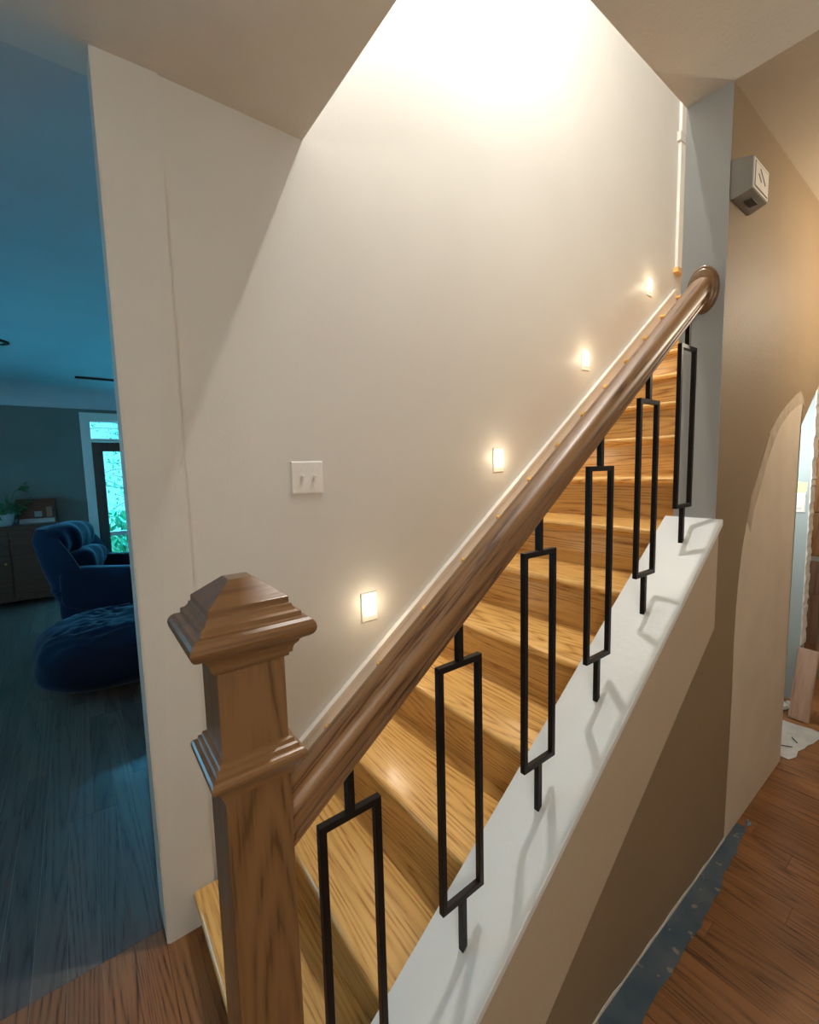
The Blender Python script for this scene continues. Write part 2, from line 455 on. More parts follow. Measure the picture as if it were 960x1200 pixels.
# feathered smear along the upper-left curve
sm = []
idx = range(4, 16)
outer = [pj[i] for i in idx]
inner = [(x + .035 + random.uniform(-.012, .012), z - .045 + random.uniform(-.012, .012)) for x, z in outer]
bm = bmesh.new()
A = [bm.verts.new((x - lo[0], R_ - .0018 - lo[1], z)) for x, z in outer]; B = [bm.verts.new((x - lo[0], R_ - .0016 - lo[1], z)) for x, z in inner]
A2 = [bm.verts.new((v.co.x, v.co.y + .0005, v.co.z)) for v in A]; B2 = [bm.verts.new((v.co.x, v.co.y + .0003, v.co.z)) for v in B]
for i in range(len(A) - 1):
    bm.faces.new((A[i], A[i + 1], B[i + 1], B[i])); bm.faces.new((A2[i], B2[i], B2[i + 1], A2[i + 1]))
    bm.faces.new((A[i], A2[i], A2[i + 1], A[i + 1])); bm.faces.new((B[i], B[i + 1], B2[i + 1], B2[i]))
obj('smear', bm, M['patch_edge'], pt)
# bare plaster line left where the baseboard was removed
bare = []
n = 26
top = []
for i in range(n + 1):
    x = 0.55 + (1.90 - 0.55) * i / n
    hgt = 0.007 + 0.006 * abs(math.sin(i * .8)) + 0.006 * random.random()
    top.append((x, hgt))
bm = bmesh.new()
for a, b in zip(top, top[1:]):
    prism([(a[0], .0008), (b[0], .0008), b, a], R_ - .0016, R_ - .0002, 'Y', bm)
structure('baseboard_right', bm, M['plaster'], 'torn bare plaster line where the baseboard is missing', 'baseboard mark')

# blue-grey film strip on the floor
random.seed(11)
bm = bmesh.new()
n = 46
ed = []
for i in range(n + 1):
    t = i / n
    x = 0.52 + (2.03 - 0.52) * t
    wd = 0.071 + .002 * math.sin(i * .9) + random.uniform(-.0015, .0015)
    if x > 1.50: wd = 0.071 - (x - 1.50) * 0.075
    if i in (34, 35): wd += .006
    if i in (41,): wd += .007
    if i in (30, 37): wd -= .005
    ed.append((x, wd))
rows = []
for (x, wd) in ed:
    r_ = []
    for k in range(5):
        y = R_ - .002 - wd * k / 4
        z = .003 + (random.random() * .0022 if 0 < k < 4 else 0)
        r_.append(bm.verts.new((x, y, z)))
    rows.append(r_)
for a, b in zip(rows, rows[1:]):
    for k in range(4): bm.faces.new((a[k], a[k + 1], b[k + 1], b[k]))
ext = bmesh.ops.solidify(bm, geom=list(bm.faces), thickness=0.0022)
st = obj('floor_film', bm, M['strip'], smooth=True)
tag(st, 'ragged blue-grey strip of spotted floor film along the brown wall', 'floor film')
# its crumpled torn end
bm = bmesh.new()
for i in range(9):
    cx = 2.0 + random.uniform(-.08, .09); cy = R_ - .035 + random.uniform(-.006, .012)
    r = random.uniform(.004, .009)
    v = bmesh.ops.create_icosphere(bm, subdivisions=1, radius=r, matrix=Matrix.Translation((cx, cy, r * .8 + .002)) @ Matrix.Diagonal((1.3, .7, .8, 1)))
    for q in v['verts']: q.co += Vector((random.uniform(-.3, .3), random.uniform(-.3, .3), random.uniform(-.3, .3))) * r * .5
obj('crumpled_end', bm, M['strip'], st)['kind'] = 'stuff'

# ------------------------------------------------------------------ staircase
stc = thing('staircase', 'golden oak staircase of solid treads and risers climbing to the landing', 'staircase', (0, 0, 0))
SK = 1.489     # face of the skirt board
YI = 0.690
def tread_bm(x, z, y0, y1, depth, last=False):
    t = 0.026
    prof = []
    for k in range(7):
        a = math.pi / 2 + math.pi * k / 6
        prof.append((x + t / 2 + t / 2 * math.cos(a), z - t / 2 + t / 2 * math.sin(a)))
    prof += [(x + depth, z - t), (x + depth, z)]
    # to local coordinates about the middle of the tread
    return prism([(p[0] - x, p[1] - z) for p in prof], y0 - (y0 + y1) / 2, y1 - (y0 + y1) / 2, 'Y')
for n in range(16):
    x = X1N + RX * n; z = Z1N + RZ * n
    y0 = YI + .0005 if x < XC - .03 else OY0 + .0005
    y1 = SK - .0005 if n else W - .043
    if n == 15: dep = 0.059
    else: dep = RX + 0.026
    y1b = SK - .0005
    if n == 0: y1b = W - .044
    o = obj('tread', tread_bm(x, z, y0, y1b, dep), M['tread'], stc, (x, (y0 + y1b) / 2, z), smooth=True)
    zb = 0.0 if n == 0 else z - RZ
    xr = x + 0.026
    ht = z - .026 - zb
    obj('riser', bx(0, 0.018, -(y1b - y0) / 2, (y1b - y0) / 2, 0.0, ht), M['riser'], stc, (xr, (y0 + y1b) / 2, zb))
    # small cove strip under the nosing
    obj('cove_moulding', prism([(0, 0), (0.012, 0), (0.012, -.014), (0.008, -.012), (0.003, -.006)], -(y1b - y0) / 2, (y1b - y0) / 2, 'Y'), M['riser'], stc, (xr - .012, (y0 + y1b) / 2, z - .026))
# painted skirt board on the long wall with rounded top edge
def zsk(x): return 0.464 + 0.7858 * 0 + (0.748 * (x - 0.608))
xs0, xs1 = 0.330, 3.62
bm = prism([(xs0, 0.0), (xs0, zsk(xs0)), (xs1, zsk(xs1)), (xs1, zsk(xs1) - .5), (xs0 + .35, 0.0)], SK, W, 'Y')
structure('trim_3', bm, M['beige_skirt'] if 'beige_skirt' in M else M['white'], 'white sloping skirt board where the stair treads meet the long wall', 'skirt board')
bm = prism([(xs0, zsk(xs0) + .0005), (xs0, zsk(xs0) + .016), (xs1, zsk(xs1) + .016), (xs1, zsk(xs1) + .0005)], SK - .004, W - .0005, 'Y')
structure('trim_4', bm, M['white'], 'thin white moulding running up along the skirt board', 'moulding')

# door casing at the landing
cs = thing('door_2', 'white door casing at the top of the stairs', 'door casing', (0, 0, 0), kind='structure')
obj('casing_board', bx(3.625, 3.72, W - .02, W, UP, 4.95, bev=.003), M['white'], cs)
obj('casing_board', bx(3.735, 3.80, W - .012, W, UP, 4.95, bev=.003), M['white'], cs)
obj('head_board', bx(3.60, 3.62 + .2, W - .025, W, 3.74, 3.80), M['wall'], cs)
obj('plinth_block', bx(3.60, 3.72, W - .035, W - .0005, UP - .02, UP + .012), M['tread'], cs)

# ------------------------------------------------------------------ handrail
ang = math.atan(CS)
prof = []   # (y from centre, height above underside) ; rounded top, side groove
ZT = 0.084
half = [(0.0, 0.0), (0.019, 0.0), (0.021, 0.003), (0.0255, 0.0055), (0.027, 0.010), (0.027, 0.0155), (0.0235, 0.018), (0.0230, 0.0225), (0.0250, 0.027), (0.0300, 0.031), (0.0325, 0.038), (0.0330, 0.047), (0.0322, 0.057), (0.0295, 0.0665), (0.0240, 0.0735), (0.0225, 0.0750), (0.0160, 0.0785), (0.0, 0.0822)]
prof = half + [(-y, z) for y, z in reversed(half[1:-1])]
YR = 0.607
rl = thing('handrail', 'brown oak handrail rising from the square newel to a round rosette', 'handrail', (0.2065, YR, 0.91))
org = Vector((0.2065, YR, 0.91))
Rm = Matrix.Rotation(-ang, 4, 'Y')
inv = Rm.inverted()
def zr(x): return 1.988 + CS * (x - 1.669)
bm = bmesh.new()
seg = []
NS = 24
xA, xB = 0.2065, XC - .022
for k in range(NS + 1):
    x = xA + (xB - xA) * k / NS
    seg.append([tuple(inv @ (Vector((x, YR + y, zr(x) + z)) - org)) for y, z in prof])
rings(seg, bm)
obj('rail', bm, M['rail'], rl, rot=(0, -ang, 0), smooth=True)
# oval rosette on the grey wall end
def disc(prof, cy, cz, x0, n=40, ry=.62):
    return rings([[(x0 - h_, cy + r * ry * math.cos(2 * math.pi * i / n), cz + r * math.sin(2 * math.pi * i / n)) for i in range(n)] for r, h_ in prof])
rzc = 2.016
bm = disc([(0.0745, 0.0), (0.0745, 0.010), (0.072, 0.014), (0.068, 0.0155), (0.064, 0.0155), (0.062, 0.019), (0.056, 0.022), (0.02, 0.022)], 0, 0, 0)
obj('rosette', bm, M['newelh'], rl, loc=(XC - .0035 - org.x, YR - .003 - org.y, rzc - org.z), smooth=True)

# ------------------------------------------------------------------ newel post
NX, NY, NH = 0.16325, 0.60685, 0.04325
nw = thing('newel_post', 'square oak newel post with stepped pyramid cap at foot of the stairs', 'newel post', (NX, NY, 0))
obj('shaft', bx(-NH, NH, -NH, NH, 0.0, 1.219, bev=.0012), M['newel'], nw)
obj('plinth', rings([sq(0, 0, NH, e, z) for e, z in ((.0, .0), (.014, .0), (.014, .12), (.010, .135), (.0005, .145))]), M['newelh'], nw)
capp = [(0.0003, 1.217), (.0045, 1.219), (.0052, 1.2235), (.0085, 1.2245), (.0088, 1.229), (.0105, 1.234), (.0150, 1.239), (.0165, 1.2425), (.0185, 1.2435), (.0185, 1.2455)]
for k in range(9):
    a = -math.pi / 2 + math.pi * k / 8
    capp.append((.0205 + .0135 * math.cos(a), 1.2600 + .0140 * math.sin(a)))
capp += [(.0195, 1.2748), (.0190, 1.2755), (.0188, 1.2815), (.0140, 1.2835), (.0105, 1.2875), (.0095, 1.2915), (.0072, 1.2925), (.0068, 1.3005), (.0058, 1.3012), (-.0270, 1.3270), (-.0285, 1.3275)]
cp = obj('cap', rings([sq(0, 0, NH, e, z) for e, z in capp]), M['newelh'], nw)
for p in cp.data.polygons: p.use_smooth = False
coll = [(0.0003, 1.050), (.0035, 1.052), (.0045, 1.057), (.0065, 1.062), (.0105, 1.068), (.0125, 1.0705)]
for k in range(7):
    a = -math.pi / 2 + math.pi * k / 6
    coll.append((.0130 + .0060 * math.cos(a), 1.0800 + .0085 * math.sin(a)))
coll += [(.0110, 1.0890), (.0100, 1.0950), (.0060, 1.0965), (.0050, 1.1020), (.0003, 1.1035)]
obj('collar', rings([sq(0, 0, NH, e, z) for e, z in coll]), M['newelh'], nw)

# ------------------------------------------------------------------ balusters
B = 0.0128
def bar(bm, x0, x1, z0, z1): return box(bm, x0, x1, -B / 2, B / 2, z0, z1)
names = ['black iron baluster nearest the newel post, cut off by the picture bottom',
         'second black iron baluster up from the newel post',
         'third black iron baluster up, left of the middle pair',
         'fourth black iron baluster up, third from the grey wall end',
         'fifth black iron baluster up, next to last before the grey wall end',
         'topmost black iron baluster, just in front of the grey wall end']
names[2] = 'third black iron baluster up from the newel post'
names[3] = 'third black iron baluster down from the grey wall end'
def foot_z(x): return zcap(x)
proto = None
FW, FH = 0.116, 0.512
for i in range(6):
    x = 0.3185 + 0.2503 * i
    zb = 0.395 + 0.1845 * i
    base = foot_z(x)
    if proto is None:
        proto = thing('baluster', names[0], 'baluster', (x, YR, base), group='black rectangular iron balusters')
        lo_, hi_ = zb - base, zb + FH - base
        # posts end on the sloping cap and under the sloping rail
        def post(z0, z1, cut0, cut1):
            h2 = B / 2
            q = [(-h2, z0 - (CS * h2 if cut0 else 0)), (h2, z0 + (CS * h2 if cut0 else 0)), (h2, z1 + (CS * h2 if cut1 else 0)), (-h2, z1 - (CS * h2 if cut1 else 0))]
            return prism(q, -h2, h2, 'Y')
        lp = obj('lower_post', post(0, lo_, True, False), M['iron'], proto)
        up = obj('upper_post', post(hi_, zr(x) - base, False, True), M['iron'], proto)
        bm = bmesh.new()
        o_ = [(-FW / 2, lo_), (FW / 2, lo_), (FW / 2, hi_), (-FW / 2, hi_)]
        i_ = [(-FW / 2 + B, lo_ + B), (FW / 2 - B, lo_ + B), (FW / 2 - B, hi_ - B), (-FW / 2 + B, hi_ - B)]
        V = {}
        for nm, L_ in (('o', o_), ('i', i_)):
            for s in (-1, 1):
                V[nm, s] = [bm.verts.new((p[0], s * B / 2, p[1])) for p in L_]
        for k in range(4):
            j = (k + 1) % 4
            for s in (-1, 1): bm.faces.new((V['o', s][k], V['o', s][j], V['i', s][j], V['i', s][k]))
            bm.faces.new((V['o', -1][k], V['o', -1][j], V['o', 1][j], V['o', 1][k]))
            bm.faces.new((V['i', -1][k], V['i', -1][j], V['i', 1][j], V['i', 1][k]))
        bmesh.ops.recalc_face_normals(bm, faces=bm.faces)
        bmesh.ops.bevel(bm, geom=list(bm.edges), offset=0.0009, segments=1, affect='EDGES')
        fm = obj('frame', bm, M['iron'], proto)
    else:
        t = proto.copy(); COL.objects.link(t); t.location = (x, YR, base); t['label'] = names[i]
        for ch in (lp, up, fm):
            c = ch.copy(); COL.objects.link(c); c.parent = t

# ------------------------------------------------------------------ light switch
sw = thing('light_switch', 'white double toggle light switch plate on the long wall', 'light switch', (0.672, W, 1.443))
def plate_bm(w_, h_, d):
    return rings([[(sx * (w_ / 2 - e), -y, sz * (h_ / 2 - e)) for sx, sz in ((-1, -1), (1, -1), (1, 1), (-1, 1))] for e, y in ((0, 0), (0, d * .55), (.002, d * .85), (.005, d))])
obj('cover_plate', plate_bm(0.122, 0.117, .007), M['plastic'], sw)
for dx in (-.023, .023):
    s = obj('toggle_slot', bx(dx - .0055, dx + .0055, -.0082, -.0068, -.0125, .0125), M['plastic'], sw)
    obj('toggle', rings([[(dx - .0042, -.008, -.006), (dx + .0042, -.008, -.006), (dx + .0042, -.008, .004), (dx - .0042, -.008, .004)],
                         [(dx - .0035, -.022, .006), (dx + .0035, -.022, .006), (dx + .0035, -.020, .011), (dx - .0035, -.020, .011)]]), M['plastic'], s)
    for dz in (-.030, .030):
        bm = lathe([(.0028, 0), (.0028, .0012), (.002, .0016)], 0, 0, 10)
        o = obj('screw', bm, M['brass'] if 0 else M['plastic'], sw, (dx, -.007, dz), (math.radians(90), 0, 0))

# ------------------------------------------------------------------ step lights
sl_names = ['lit step light plate lowest on the long wall, near the newel cap',
            'lit step light second lowest on the long wall',
            'lit step light third up the long wall',
            'lit step light highest on the long wall, near the door casing']
p0 = None
for i, (x, z) in enumerate(((0.916, 0.909), (1.700, 1.498), (2.470, 2.083), (3.245, 2.668))):
    if p0 is None:
        p0 = thing('step_light', sl_names[0], 'step light', (x, W, z), group='step lights along the stair wall')
        a = obj('cover_plate', plate_bm(0.076, 0.120, .006), M['plastic'], p0)
        bm = bmesh.new()
        bmesh.ops.create_uvsphere(bm, u_segments=16, v_segments=10, radius=.0115, matrix=Matrix.Translation((0, -.008, .012)) @ Matrix.Diagonal((1.1, .75, 1.1, 1)))
        b = obj('led_lens', bm, M['led'], p0, smooth=True)
        c = obj('louvre', bx(-.024, .024, -.0085, -.0055, -.040, -.036), M['plastic'], p0)
    else:
        t = p0.copy(); COL.objects.link(t); t.location = (x, W, z); t['label'] = sl_names[i]
        for ch in (a, b, c):
            q = ch.copy(); COL.objects.link(q); q.parent = t
    light('step_light_glow', 'POINT', (x, W - .062, z + .014), 0.45, (1.0, 0.80, 0.54), 0.010)

# ------------------------------------------------------------------ door chime box high on the brown wall
ch = thing('door_chime', 'grey boxed door chime with marked white front, high on the tan wall', 'door chime', (1.745, R_, 2.264))
cx0, cx1 = -.072, .070
obj('housing', rings([[(cx0 - .002, 0, 0), (cx1 + .008, 0, 0), (cx1 + .008, 0, .112), (cx0 - .002, 0, .112)],
                      [(cx0 - .002, -.012, -.001), (cx1 + .008, -.012, -.001), (cx1 + .008, -.012, .112), (cx0 - .002, -.012, .112)],
                      [(cx0, -.055, .010), (cx1, -.055, .010), (cx1, -.055, .100), (cx0, -.055, .100)]]), M['chime'], ch)
fr_ = obj('front_frame', bx(cx0 + .003, cx1 - .003, -.0575, -.0550, .012, .098), M['plastic'], ch)
obj('front_panel', bx(cx0 + .016, cx1 - .014, -.0590, -.0575, .022, .088), M['plastic'], ch)
obj('panel_groove', rings([[(cx0 + .013, -.0576, .019), (cx1 - .011, -.0576, .019), (cx1 - .011, -.0576, .091), (cx0 + .013, -.0576, .091)], [(cx0 + .013, -.0580, .019), (cx1 - .011, -.0580, .019), (cx1 - .011, -.0580, .091), (cx0 + .013, -.0580, .091)]]), M['darkplastic'], ch)
obj('mark', prism([(-.020, .078), (-.014, .080), (.034, .048), (.030, .044)], -.0596, -.0588, 'Y'), M['darkplastic'], ch)
obj('mark', prism([(-.034, .060), (-.029, .063), (-.004, .046), (-.008, .042)], -.0596, -.0588, 'Y'), M['darkplastic'], ch)
obj('sounder_grille', bx(-.028, .022, -.045, -.022, .0005, .004), M['darkplastic'], ch, rot=(0, 0, 0), loc=(0, 0, -.0035))

# ------------------------------------------------------------------ ceiling and hanging lamps that light the place
t = thing('fill_pendant', 'added unseen lamp fixture on a thin cord in the hall behind the camera', 'hanging lamp', (-0.60, -0.95, CE))  # made-up fixture around the added hall fill, never in view
obj('ceiling_cup', lathe([(.05, -.03), (.06, 0)], 0, 0, 24), M['brass'], t)
obj('socket', lathe([(.012, -.30), (.012, -.03)], 0, 0, 12), M['brass'], t)
t = thing('hanging_lamp', 'small socket lamp hanging high in the stairwell', 'hanging lamp', (1.38, 0.98, 5.35))
obj('cord', lathe([(.004, -1.02), (.004, 0)], 0, 0, 8), M['iron'], t)
obj('ceiling_cup', lathe([(.05, -.03), (.06, 0)], 0, 0, 24), M['brass'], t)
obj('socket', lathe([(.018, -1.08), (.018, -1.02), (.006, -1.01)], 0, 0, 16), M['brass'], t)
t = thing('hanging_lamp', 'small lamp hanging from the ceiling at the end of the hall', 'hanging lamp', (2.75, -0.05, CE))
obj('ceiling_cup', lathe([(.05, -.03), (.06, 0)], 0, 0, 24), M['brass'], t)
obj('socket', lathe([(.012, -.27), (.012, -.03)], 0, 0, 12), M['brass'], t)

# ------------------------------------------------------------------ opening under the stairs, half-renovated
XW = 3.40
structure('wall_under_stair', bx(XW, XW + .10, 0.640, W, 0, 2.1), M['teal'], 'pale blue-grey stub wall seen through the opening under the stairs', 'wall')
random.seed(5)
bm = bmesh.new()
z = 0.35
pe = []
while z < 2.1:
    pe.append((0.640 - random.uniform(.002, .009), z)); z += random.uniform(.008, .03)
bm = bmesh.new()
for a, b in zip(pe, pe[1:]):
    prism([a, (0.6399, a[1]), (0.6399, b[1]), b], XW - .004, XW + .10, 'X', bm)
structure('trim_5', bm, M['plaster'], 'rough broken plaster edge of the stub wall under the stairs', 'plaster edge')
# soffit of the stairs
def zsf(x): return Z1N + RZ * 0 + SL * (x - X1N) - 0.33
structure('ceiling', prism([(OJ - 1.0, zsf(OJ - 1.0)), (4.2, zsf(4.2)), (4.2, zsf(4.2) + .02), (OJ - 1.0, zsf(OJ - 1.0) + .02)], R_ + .10, W, 'Y'), M['teal'], 'sloping soffit under the stairs', 'ceiling')
# exposed boards beyond
bk = thing('wall_cladding', 'raw wooden boards and bare plaster on the wall beyond the stub wall', 'cladding', (4.6, .6, 0))
structure('wall_under_end', bx(4.65, 4.7, R_ + .1, W, 0, 2.6), M['plaster'], 'bare plaster wall far beyond the opening under the stairs', 'wall')
for (z0, z1, mt) in ((0.0, 0.40, M['pinkboard']), (0.405, 0.66, M['pinkboard']), (0.665, 0.70, M['plaster']), (0.705, 1.05, M['osb']), (1.055, 1.5, M['osb']), (1.505, 2.1, M['osb'])):
    obj('board', bx(-.02, .02, -.40, .88, z0, z1, bev=.003), mt, bk)
# leaning offcut
bo = obj('leaning_board', bx(-.009, .009, -.045, .045, 0, .40, bev=.0015), M['pinkboard'], loc=(3.14, 0.578, 0.004), rot=(0, math.radians(14), math.radians(-6)))
tag(bo, 'short raw wooden board leaning under the stair opening', 'board')
# white drop sheet
random.seed(21)
bm = bmesh.new()
G = [[bm.verts.new((2.68 + .40 * i / 8 + random.uniform(-.008, .008), 0.515 + .36 * j / 6 + random.uniform(-.008, .008) - .06 * (i / 8), .002 + random.random() * .005)) for j in range(7)] for i in range(9)]
for i in range(8):
    for j in range(6): bm.faces.new((G[i][j], G[i + 1][j], G[i + 1][j + 1], G[i][j + 1]))
bmesh.ops.solidify(bm, geom=list(bm.faces), thickness=.0012)
tag(obj('dust_sheet', bm, M['plaster'], smooth=True), 'white dust sheet spread on the floor inside the stair opening', 'dust sheet')
for (x, y, a, l) in ((2.78, .56, .6, .07), (2.88, .54, 2.2, .05)):
    o = obj('loose_nail', tube(bmesh.new(), [(0, -l / 2, 0), (0, l / 2, 0)], .0022), M['iron'], loc=(x, y, .011), rot=(0, 0, a))
    tag(o, 'long dark nail lying on the white dust sheet' if a < 1 else 'short dark nail lying near the edge of the dust sheet', 'nail')
t = thing('light_switch', 'white blank cover plate on the stub wall under the stairs', 'cover plate', (XW, 0.700, 1.213), math.radians(-90))
t.rotation_euler = (0, 0, math.radians(-90))
t.location = (XW, 0.690, 1.21)
obj('cover_plate', plate_bm(0.072, 0.116, .006), M['plastic'], t)
obj('rocker', bx(-.017, .017, -.009, -.0055, -.033, .033, bev=.001), M['plastic'], t)
t = thing('paper_tag', 'yellowed paper tag taped above the cover plate on the stub wall', 'paper tag', (XW - .001, .68, 1.30))
obj('card', prism([(-.028, -.025), (.008, -.035), (.03, .0), (.03, .035), (-.03, .03)], -.0015, 0, 'X'), M['yellowed'], t)
# bits of rubble
random.seed(9)
for (x, y, k, lb) in ((3.22, .665, 1.0, 'largest broken lump of white plaster beside the leaning board'), (3.30, .70, .8, 'smaller broken plaster lump behind the largest one, by the stub wall'), (3.29, .655, .55, 'smallest plaster crumb at the foot of the stub wall')):
    bm = bmesh.new()
    bmesh.ops.create_icosphere(bm, subdivisions=2, radius=.030 * k)
    for v in bm.verts: v.co = Vector((v.co.x * random.uniform(.8, 1.2), v.co.y * random.uniform(.7, 1.1), v.co.z * random.uniform(.6, 1)))
    mz = min(v.co.z for v in bm.verts)
    tag(obj('rubble_piece', bm, M['plaster'], loc=(x, y, .001 - mz)), lb, 'rubble')

# ------------------------------------------------------------------ living room shell
LH = 2.365
def wall_y(name, y0, y1, x0, x1, z0, z1, holes, mat, label):
    bm = bmesh.new()
    xs = sorted(set([x0, x1] + [v for h_ in holes for v in h_[:2]])); zs = sorted(set([z0, z1] + [v for h_ in holes for v in h_[2:]]))
    for a, b in zip(xs, xs[1:]):
        for c, d in zip(zs, zs[1:]):
            if not any(h_[0] <= a and b <= h_[1] and h_[2] <= c and d <= h_[3] for h_ in holes):
                box(bm, a, b, y0, y1, c, d)
    return structure(name, bm, mat, label, 'wall')
DX0, DX1 = 0.20, 1.30
wall_y('wall_far', LY, LY + .15, LX0, LX1, 0, CE, [(DX0, DX1, 0, 2.205), (1.6, 2.8, .8, 2.2)], M['livingwall'], 'dark grey-green far wall of the living room beside the garden door')
bm = bmesh.new()
for a in ((W + .12, 3.3, 0, CE), (5.5, LY, 0, CE), (3.3, 5.5, 0, .85), (3.3, 5.5, 2.25, CE)):
    box(bm, LX0 - .15, LX0, *a)
structure('wall_living_left', bm, M['livingwall'], 'left wall of the living room with a wide window out of view', 'wall')
wn = thing('window_2', 'wide window in the left wall of the living room', 'window', (LX0 - .08, 4.4, .85), kind='structure')
obj('pane', bx(-.004, .004, -1.06, 1.06, .04, 1.36), M['glass'], wn)
for a in ((-1.1, 1.1, 0, .04), (-1.1, 1.1, 1.36, 1.40), (-1.1, -1.06, .04, 1.36), (1.06, 1.1, .04, 1.36), (-.02, .02, .04, 1.36)):
    obj('frame_bar', bx(-.03, .03, *a), M['white'], wn)
structure('wall_living_right', bx(LX1, LX1 + .1, W + .12, LY, 0, CE), M['livingwall'], 'right wall of the living room hidden behind the stairs wall', 'wall')
wn = thing('added_window', 'added unseen window in the far living room wall beyond the garden door', 'window', (2.2, LY, .8), kind='structure')  # added out of view to light the armchair from the right
obj('pane', bx(-.56, .56, .06, .066, .04, 1.36), M['glass'], wn)
for a in ((-.6, .6, 0, .04), (-.6, .6, 1.36, 1.40), (-.6, -.56, .04, 1.36), (.56, .6, .04, 1.36)):
    obj('frame_bar', bx(a[0], a[1], .03, .09, a[2], a[3]), M['white'], wn)
# cove where wall meets ceiling
cv = [(0, 0), (0, -.235)]
for k in range(1, 9):
    a = math.pi / 2 * k / 8
    cv.append((-.26 + .26 * math.cos(a), -.235 + .235 * math.sin(a)))
structure('trim_6', prism([(LY + y, CE + z) for y, z in cv], LX0, LX1, 'X'), M['livingceil'], 'curved plaster cove above the far living room wall', 'cove', smooth=False)
structure('trim_7', bx(LX0, LX1, LY - .022, LY - .0005, LH - .02, LH + .0), M['livingceil'], 'thin picture rail under the plaster cove', 'moulding')
structure('baseboard_far', bx(LX0, 0.09, LY - .018, LY, 0, .13), M['livingceil'], 'pale baseboard along the far living room wall', 'baseboard')

# garden door with transom and casing
dr = thing('door_1', 'dark glazed garden door with pale casing in the far living room wall', 'door', (DX0, LY, 0), kind='structure')
obj('casing_board', bx(-.105, -.002, -.03, 0, 0, 2.30, bev=.004), M['white'], dr)
obj('casing_board', bx(1.102, 1.205, -.03, 0, 0, 2.30, bev=.004), M['white'], dr)
obj('head_board', bx(-.105, 1.205, -.032, 0, 2.205, 2.30, bev=.004), M['white'], dr)
obj('transom_bar', bx(0, 1.1, -.01, .08, 1.925, 1.965), M['white'], dr)
obj('transom_pane', bx(.02, 1.08, .035, .042, 1.965, 2.19), M['glass'], dr)
obj('transom_bar', bx(0, 1.1, .0, .08, 2.185, 2.205), M['white'], dr)
obj('stile', bx(0.0, .115, .01, .06, 0.01, 1.92), M['doorwood'], dr)
obj('stile', bx(.80, .92, .01, .06, 0.01, 1.92), M['doorwood'], dr)
obj('top_rail', bx(.115, .80, .01, .06, 1.80, 1.92), M['doorwood'], dr)
obj('lock_rail', bx(.115, .80, .0, .06, .66, .715), M['white'], dr)
obj('bottom_rail', bx(.115, .80, .01, .06, 0.01, .22), M['doorwood'], dr)
obj('pane', bx(.115, .80, .030, .036, .715, 1.80), M['glass'], dr)
obj('pane', bx(.115, .80, .030, .036, .22, .66), M['glass'], dr)
obj('side_pane', bx(.92, 1.1, .030, .036, .02, 1.92), M['glass'], dr)
obj('door_handle', bx(.835, .85, -.03, .01, 1.0, 1.02), M['brass'], dr)

# garden: a tree with bare branches and a leafy shrub outside
random.seed(31)
t = thing('garden_tree', 'leafy tree with thin branches outside the garden door', 'tree', (1.2, 9.6, -.15))
bm = bmesh.new()
tube(bm, [(0, 0, 0), (.05, 0, 1.0), (-.05, .1, 2.2), (0, .1, 3.2)], .07, .02)
for i in range(90):
    z0 = random.uniform(.7, 3.0); a = random.uniform(0, 6.28); l = random.uniform(.5, 1.3)
    p = Vector((0, .05, z0)); pts_ = [p.copy()]
    d = Vector((math.cos(a), .5 * math.sin(a), random.uniform(-.2, .8))).normalized()
    for k in range(4):
        d = (d + Vector((random.uniform(-.4, .4), random.uniform(-.3, .3), random.uniform(-.5, .3)))).normalized()
        p = p + d * l / 4; pts_.append(p.copy())
    tube(bm, pts_, .010, .004, 4)
obj('trunk', bm, M['bark'], t)
def leaves(n, f, size):
    bm = bmesh.new()
    for i in range(n):
        c = Vector(f()); s = size * random.uniform(.6, 1.3)
        m_ = Euler((random.uniform(0, 6.3), random.uniform(0, 6.3), random.uniform(0, 6.3))).to_matrix()
        q = [c + m_ @ Vector(v) * s for v in ((-1, 0, 0), (-.3, .35, .08), (1, 0, -.1), (-.3, -.35, .08))]
        vs = [bm.verts.new(v) for v in q]
        bm.faces.new((vs[0], vs[1], vs[2])); bm.faces.new((vs[0], vs[2], vs[3]))
    return bm
lf = obj('foliage', leaves(1500, lambda: (random.gauss(0, .6), random.gauss(0, .35), random.uniform(.6, 3.0)), .045), M['garden_leaf'], t); lf['kind'] = 'stuff'
t = thing('garden_shrub', 'low broad-leaved shrub just outside the garden door', 'shrub', (.62, 8.2, -.15))
bm = bmesh.new()
for i in range(16):
    a = random.uniform(0, 6.28); r = random.uniform(.05, .35)
    tube(bm, [(0, 0, 0), (r * math.cos(a) * .5, r * math.sin(a) * .5, .5), (r * math.cos(a), r * math.sin(a), random.uniform(.7, 1.05))], .006, .003, 4)
obj('stem', bm, M['bark'], t)
lf = obj('foliage', leaves(420, lambda: (random.gauss(0, .22), random.gauss(0, .15), random.uniform(.2, 1.05)), .08), M['garden_leaf'], t); lf['kind'] = 'stuff'
gr = structure('ground', bx(-6, 8, LY + .15, 14, -.3, -.15), M['garden_leaf'], 'green lawn outside the garden door', 'lawn')
